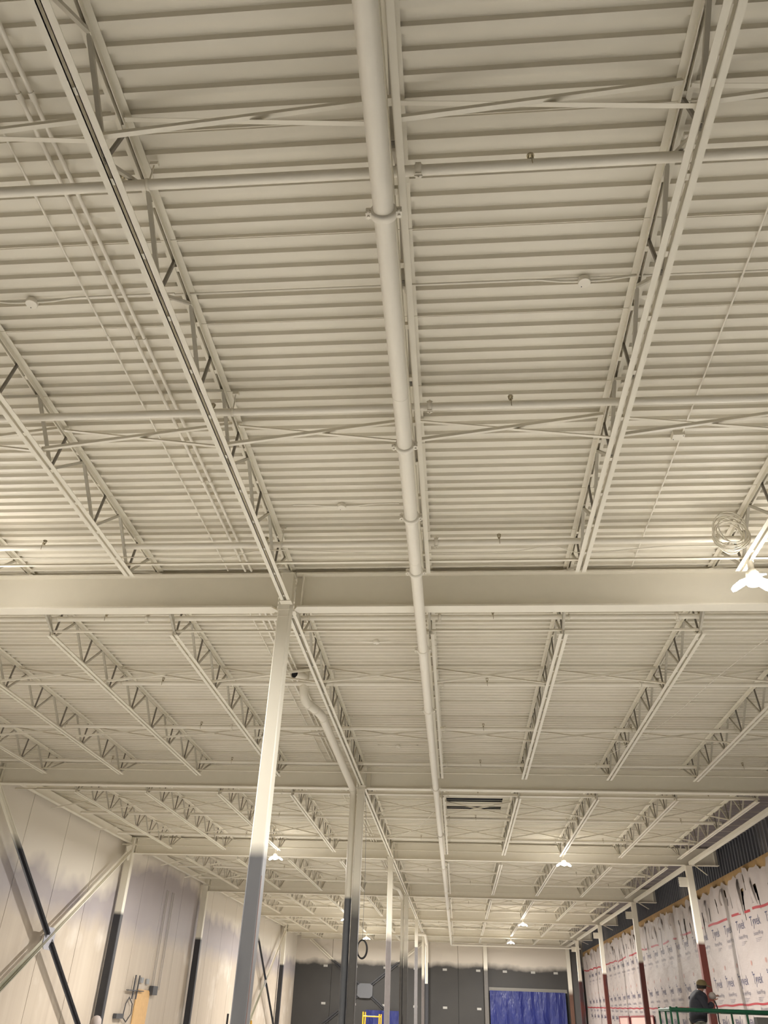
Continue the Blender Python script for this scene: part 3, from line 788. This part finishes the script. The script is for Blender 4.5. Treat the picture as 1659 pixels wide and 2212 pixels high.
# ---------------- electrical backboard on left wall
t = thing('electrical_board', 'tan plywood board with dark rods and conduits low on the left wall', 'electrical board', (-11.9, 0, 0))
obj('plywood', MB().prism([(33.15, -ZC+.1), (34.55, -ZC+.1), (34.6, .45), (34.45, .56), (33.3, .57), (33.2, .5)], 'x', .02, .06), M['wood'], t)
obj('grey_box', MB().box((.02, 34.55, .42), (.18, 35.1, .72)), M['dgrey'], t)
for y_ in (32.55, 32.95): obj('dark_rod', MB().tube((.12, y_, .25), (.12, y_+.05, 1.0), .028, 6), M['dgrey'], t)
obj('rod_clamp', MB().box((.06, 32.0, .50), (.16, 33.6, .53)).box((.02, 31.3, -.35), (.14, 32.0, -.2)), M['dgrey'], t)
obj('cord_loop', MB().path([(.1, 32.35, .3), (.1, 32.75, .1), (.1, 32.8, -.2), (.1, 32.4, -.45), (.1, 32.0, -.3), (.1, 32.1, .1)], .02, 6, closed=True), M['dgrey'], t)
for y_ in (34.75, 34.95, 35.5, 35.7): obj('wall_conduit', MB().path([(.03, y_, .6), (.03, y_, 4.1)], .014, 6), flat('wall_conduit_grey', (.45, .41, .38), .5), t)
obj('small_box', MB().box((.02, 33.35, .78), (.08, 33.6, .95)).box((.02, 34.0, .76), (.08, 34.25, .93)), M['grey'], t)
recenter(t, (-11.9, 34, 0))
# small objects at the bottom edge
t = thing('wrapped_bundle', 'rounded white-topped object with black edge before the first left wall column', 'bundle', (-11.3, 28.4, -ZC))
obj('body', MB().lathe([(.16, 0), (.17, .6), (.15, 1.05), (.13, 1.13)], (0, 0, 0), 'z', 14), M['dgrey'], t)
obj('white_cover', MB().lathe([(.15, 1.05), (.165, 1.14), (.15, 1.25), (.09, 1.33), (.02, 1.35)], (.02, -.02, 0), 'z', 16), M['wrap'], t)
t = thing('stand_pole', 'thin black upright pole left of the nearest middle column', 'pole', (-5.02, 20, -ZC))
obj('pole', MB().tube((0, 0, .03), (0, 0, 1.55), .022, 8), M['black'], t); obj('pole_base', MB().lathe([(.2, 0), (.2, .02), (.04, .04)], (0, 0, 0), 'z', 14), M['black'], t)
t = thing('yellow_pole', 'slim yellow pole with white tip right of the nearest middle column', 'pole', (-10.1, 45, -ZC))
obj('pole', MB().path([(0, 0, 0), (0, 0, 1.15), (0, 0, 1.25)], [.06, .05, .03], 8), M['yellow'], t); obj('tip', MB().tube((0, 0, 1.25), (0, 0, 1.31), .05, 8), M['white'], t)
t = thing('scaffold_frame', 'yellow scaffold frame standing before the small blue tarp', 'scaffold', (-4.7, 50, -ZC))
for sx in (-1, 1):
    for dyy in (0, 1.2):
        obj('post', MB().tube((sx*.44, dyy, 0), (sx*.44, dyy, 1.80 if sx < 0 else 1.72), .035, 8), M['yellow'], t)
for dyy in (0, 1.2):
    obj('rung', MB().tube((-.44, dyy, 1.60), (.44, dyy, 1.60), .03, 8).tube((-.44, dyy, 1.1), (.44, dyy, 1.1), .03, 8).tube((-.44, dyy, .5), (.44, dyy, .5), .03, 8), M['yellow'], t)
obj('cross_tube', MB().tube((-.44, 0, .3), (-.44, 1.2, 1.5), .02, 8).tube((.44, 0, 1.5), (.44, 1.2, .3), .02, 8), M['yellow'], t)

# ---------------- lift with worker
LX0, LX1, LY0, LY1, PZ = 4.45, 7.05, 20.0, 21.1, -.76
t = thing('scissor_lift', 'green-railed lift platform at the lower right, in front of the wrapped wall', 'lift', (0, 0, 0))
obj('platform', MB().box((LX0, LY0, PZ-.12), (LX1, LY1, PZ)), M['dgrey'], t)
def rail(a, b, r, name='guard_rail'): return obj(name, MB().tube(a, b, r, 8), M['green'], t)
rz = .335
for y_ in (LY0, LY1):
    rail((LX0, y_, rz), (LX1, y_, rz), .037); rail((LX0, y_, rz-.5), (LX1, y_, rz-.5), .022)
    for x_ in (LX0, LX0+.13, LX0+1.55, LX1): rail((x_, y_, PZ), (x_, y_, rz+(.05 if x_ in (LX0, LX0+.13) else 0)), .022, 'rail_post')
for x_ in (LX0, LX1): rail((x_, LY0, rz), (x_, LY1, rz), .03)
obj('toe_board', MB().box((LX0, LY0-.01, PZ), (LX1, LY0+.01, PZ+.14)), M['green'], t)
for s in (0, 1):
    y_ = LY0+.15+.8*s
    obj('scissor_arm', MB().bar((LX0+.2, y_, PZ-.15), (LX1-.3, y_, -ZC+.45), .04, .08).bar((LX1-.3, y_+.05, PZ-.15), (LX0+.2, y_+.05, -ZC+.45), .04, .08), M['dgrey'], t)
obj('chassis', MB().box((LX0+.05, LY0+.05, -ZC+.15), (LX1-.1, LY1-.05, -ZC+.45)), M['green'], t)
for x_ in (LX0+.4, LX1-.5):
    for y_ in (LY0+.02, LY1-.14): obj('wheel', MB().lathe([(.17, 0), (.18, .02), (.18, .1), (.17, .12)], (x_, y_, -ZC+.18), 'y', 16), M['black'], t)
obj('control_box', MB().box((LX0+1.75, LY0+.05, .02), (LX0+2.05, LY0+.25, .25)), M['hood'], t)
tag(obj('tool_bag', MB().lathe([(.06, -.30), (.09, -.26), (.08, -.05), (.05, .02)], (LX0+1.9, LY0+.5, .18), 'z', 12).bar((LX0+1.9, LY0+.5, -.1), (LX0+1.9, LY0+.5, -.76), .05, .05), M['black']), 'black item standing on the lift platform right of the worker', 'tool')

def skin_mesh(name, verts, edges, radii, root=0, sub=2, mat=None, parent=None):
    me = bpy.data.meshes.new(name); me.from_pydata(verts, edges, []); o = bpy.data.objects.new(name, me); C.objects.link(o)
    md = o.modifiers.new('s', 'SKIN'); md.use_smooth_shade = True
    sv = me.skin_vertices[0].data if me.skin_vertices else None
    if sv is None:
        import bmesh as _b
        bm = _b.new(); bm.from_mesh(me); bm.verts.layers.skin.verify(); bm.to_mesh(me); bm.free(); sv = me.skin_vertices[0].data
    for i, r in enumerate(radii): sv[i].radius = r if isinstance(r, tuple) else (r, r)
    sv[root].use_root = True
    ss = o.modifiers.new('u', 'SUBSURF'); ss.levels = ss.render_levels = sub
    bpy.context.view_layer.update()
    ev = o.evaluated_get(bpy.context.evaluated_depsgraph_get()); me2 = bpy.data.meshes.new_from_object(ev)
    bpy.data.objects.remove(o); me2.name = name
    me2.polygons.foreach_set('use_smooth', [True]*len(me2.polygons))
    me2.materials.clear(); me2.materials.append(mat)
    return obj(name, me2, None, parent)
recenter(t, (5.75, 20.5, -ZC))
# worker: local frame x = facing direction (right), z up from platform
skin = flat('skin_tone', (.38, .20, .14), .5); jacket = flat('dark_grey_jacket', (.035, .035, .045), .85, var=.3)
trous = flat('grey_green_trousers', (.23, .23, .19), .85); capm = flat('yellow_brown_cap', (.17, .13, .06), .8)
w_ = thing('person', 'person in dark grey jacket and brown cap leaning at the green rail, hand near face', 'person', (5.13, 20.55, PZ))
V = [(0, 0, .92), (.02, 0, 1.08), (.05, 0, 1.24), (.09, 0, 1.38), (.13, 0, 1.46), (.17, 0, 1.53), (.19, 0, 1.58)]   # pelvis, waist, chest, shoulders, neck, chin, skull
E_ = [(i, i+1) for i in range(6)]
Rr = [(.12, .16), (.12, .155), (.125, .17), (.11, .15), (.055, .06), (.07, .07), (.085, .075)]
def ext(base, pts, rad):
    p = base
    for a, r in zip(pts, rad): V.append(a); Rr.append(r); E_.append((p, len(V)-1)); p = len(V)-1
    return p
for s in (-1, 1):
    ext(0, [(0, s*.10, .86), (.03, s*.11, .48), (-.02, s*.11, .09), (.13, s*.12, .04)], [.1, .065, .045, .04])
hr = ext(3, [(.08, -.19, 1.36), (.16, -.25, 1.10), (.33, -.17, 1.27)], [.065, .048, .032])
hl = ext(3, [(.08, .19, 1.36), (.14, .25, 1.09), (.36, .16, 1.12)], [.065, .048, .032])
body = skin_mesh('body', V, E_, Rr, 0, 2, skin, w_)
def hand(px_, py_, pz_, dirx, name='hand'):
    Vh = [(0, 0, 0), (.045, 0, .005), (.085, 0, .01)]; Eh = [(0, 1), (1, 2)]; Rh = [.026, (.018, .034), (.014, .036)]
    for k, l_ in enumerate((.068, .078, .072, .055)):
        y_ = -.03+.02*k; b = len(Vh)
        Vh += [(.09, y_, .01), (.09+l_*.45, y_*1.1, .004), (.09+l_*.8, y_*1.1, -.025), (.09+l_*.75, y_*1.05, -.055)]; Rh += [.010, .0095, .009, .008]
        Eh += [(2, b), (b, b+1), (b+1, b+2), (b+2, b+3)]
    b = len(Vh); Vh += [(.03, -.035, -.005), (.055, -.06, -.02), (.085, -.06, -.035)]; Rh += [.012, .011, .009]; Eh += [(0, b), (b, b+1), (b+1, b+2)]
    o = skin_mesh(name, Vh, Eh, Rh, 0, 1, skin, w_); o.location = (px_, py_, pz_); o.rotation_euler = dirx; return o
hand(.34, -.165, 1.285, (0, -.9, .25)); hand(.37, .155, 1.12, (0, .1, -.2))
jk = [(0, 0, .84), (0, 0, .96), (.03, 0, 1.10), (.05, 0, 1.24), (.09, 0, 1.37), (.14, 0, 1.455)]
Vj = list(jk); Ej = [(i, i+1) for i in range(5)]; Rj = [(.19, .23), (.195, .235), (.20, .235), (.20, .24), (.175, .21), (.105, .115)]
def extj(base, pts, rad):
    p = base
    for a, r in zip(pts, rad): Vj.append(a); Rj.append(r); Ej.append((p, len(Vj)-1)); p = len(Vj)-1
extj(4, [(.08, -.2, 1.355), (.16, -.26, 1.10), (.31, -.18, 1.25)], [.10, .082, .06])
extj(4, [(.08, .2, 1.355), (.14, .26, 1.09), (.33, .17, 1.12)], [.10, .082, .06])
skin_mesh('jacket', Vj, Ej, Rj, 0, 2, jacket, w_)
skin_mesh('trousers', [(0, 0, .95), (0, -.10, .84), (.03, -.11, .48), (-.02, -.11, .10), (0, .10, .84), (.03, .11, .48), (-.02, .11, .10)], [(0, 1), (1, 2), (2, 3), (0, 4), (4, 5), (5, 6)], [(.14, .18), .115, .085, .075, .115, .085, .075], 0, 2, trous, w_)
for s in (-1, 1): obj('boot', MB().box((-.09, s*.115-.05, 0), (.19, s*.115+.05, .06)).box((-.09, s*.115-.048, .06), (.08, s*.115+.048, .16)), M['black'], w_)
hx, hz = .195, 1.585
cap = MB().lathe([(.108, -.02), (.112, .0), (.106, .04), (.08, .075), (.04, .092), (.003, .096)], (hx-.01, 0, hz), 'z', 16)
cap.add([(hx+.08, -.07, hz+.0), (hx+.19, -.05, hz-.045), (hx+.19, .05, hz-.045), (hx+.08, .07, hz+.0), (hx+.08, -.07, hz-.012), (hx+.19, -.05, hz-.057), (hx+.19, .05, hz-.057), (hx+.08, .07, hz-.012)], [(0, 1, 2, 3), (7, 6, 5, 4), (0, 4, 5, 1), (1, 5, 6, 2), (2, 6, 7, 3)])
obj('cap', cap, capm, w_)
fc = MB().lathe([(.004, .03), (.014, .008), (.010, 0)], (hx+.078, 0, hz-.06), 'x', 8)      # nose
for s in (-1, 1): fc.lathe([(.02, -.004), (.022, .0), (.014, .006)], (hx-.015, s*.078, hz-.045), 'y', 8)
obj('nose_and_ears', fc, skin, w_)
ey = MB()
for s in (-1, 1): ey.lathe([(.002, .008), (.009, .002), (.008, -.004)], (hx+.07, s*.03, hz-.035), 'x', 8)
ey.bar((hx+.072, -.025, hz-.098), (hx+.072, .025, hz-.098), .006, .006); obj('eyes_and_mouth', ey, flat('dark_features', (.05, .03, .03), .5), w_)
obj('hair', MB().lathe([(.095, -.075), (.104, -.03), (.1, .0)], (hx-.022, 0, hz-.005), 'z', 14), flat('dark_hair', (.03, .022, .018), .8), w_)
t = thing('respirator', 'pale rounded mask with a black hose held near the worker\'s face', 'mask', (5.46, 20.38, PZ+1.37))
obj('shell', MB().lathe([(.02, -.06), (.07, -.04), (.08, .01), (.05, .06), (.01, .075)], (0, 0, 0), 'z', 14), M['wrap'], t)
obj('hose', MB().path([(.02, 0, -.05), (.06, 0, -.2), (.05, 0, -.45), (.12, 0, -.8), (.12, 0, -1.25)], .014, 8), M['black'], t)

# ------------------------------------------------------------------ lift everything to world height
for o in list(sc.objects):
    if o.parent is None and o is not co: o.location.z += ZC
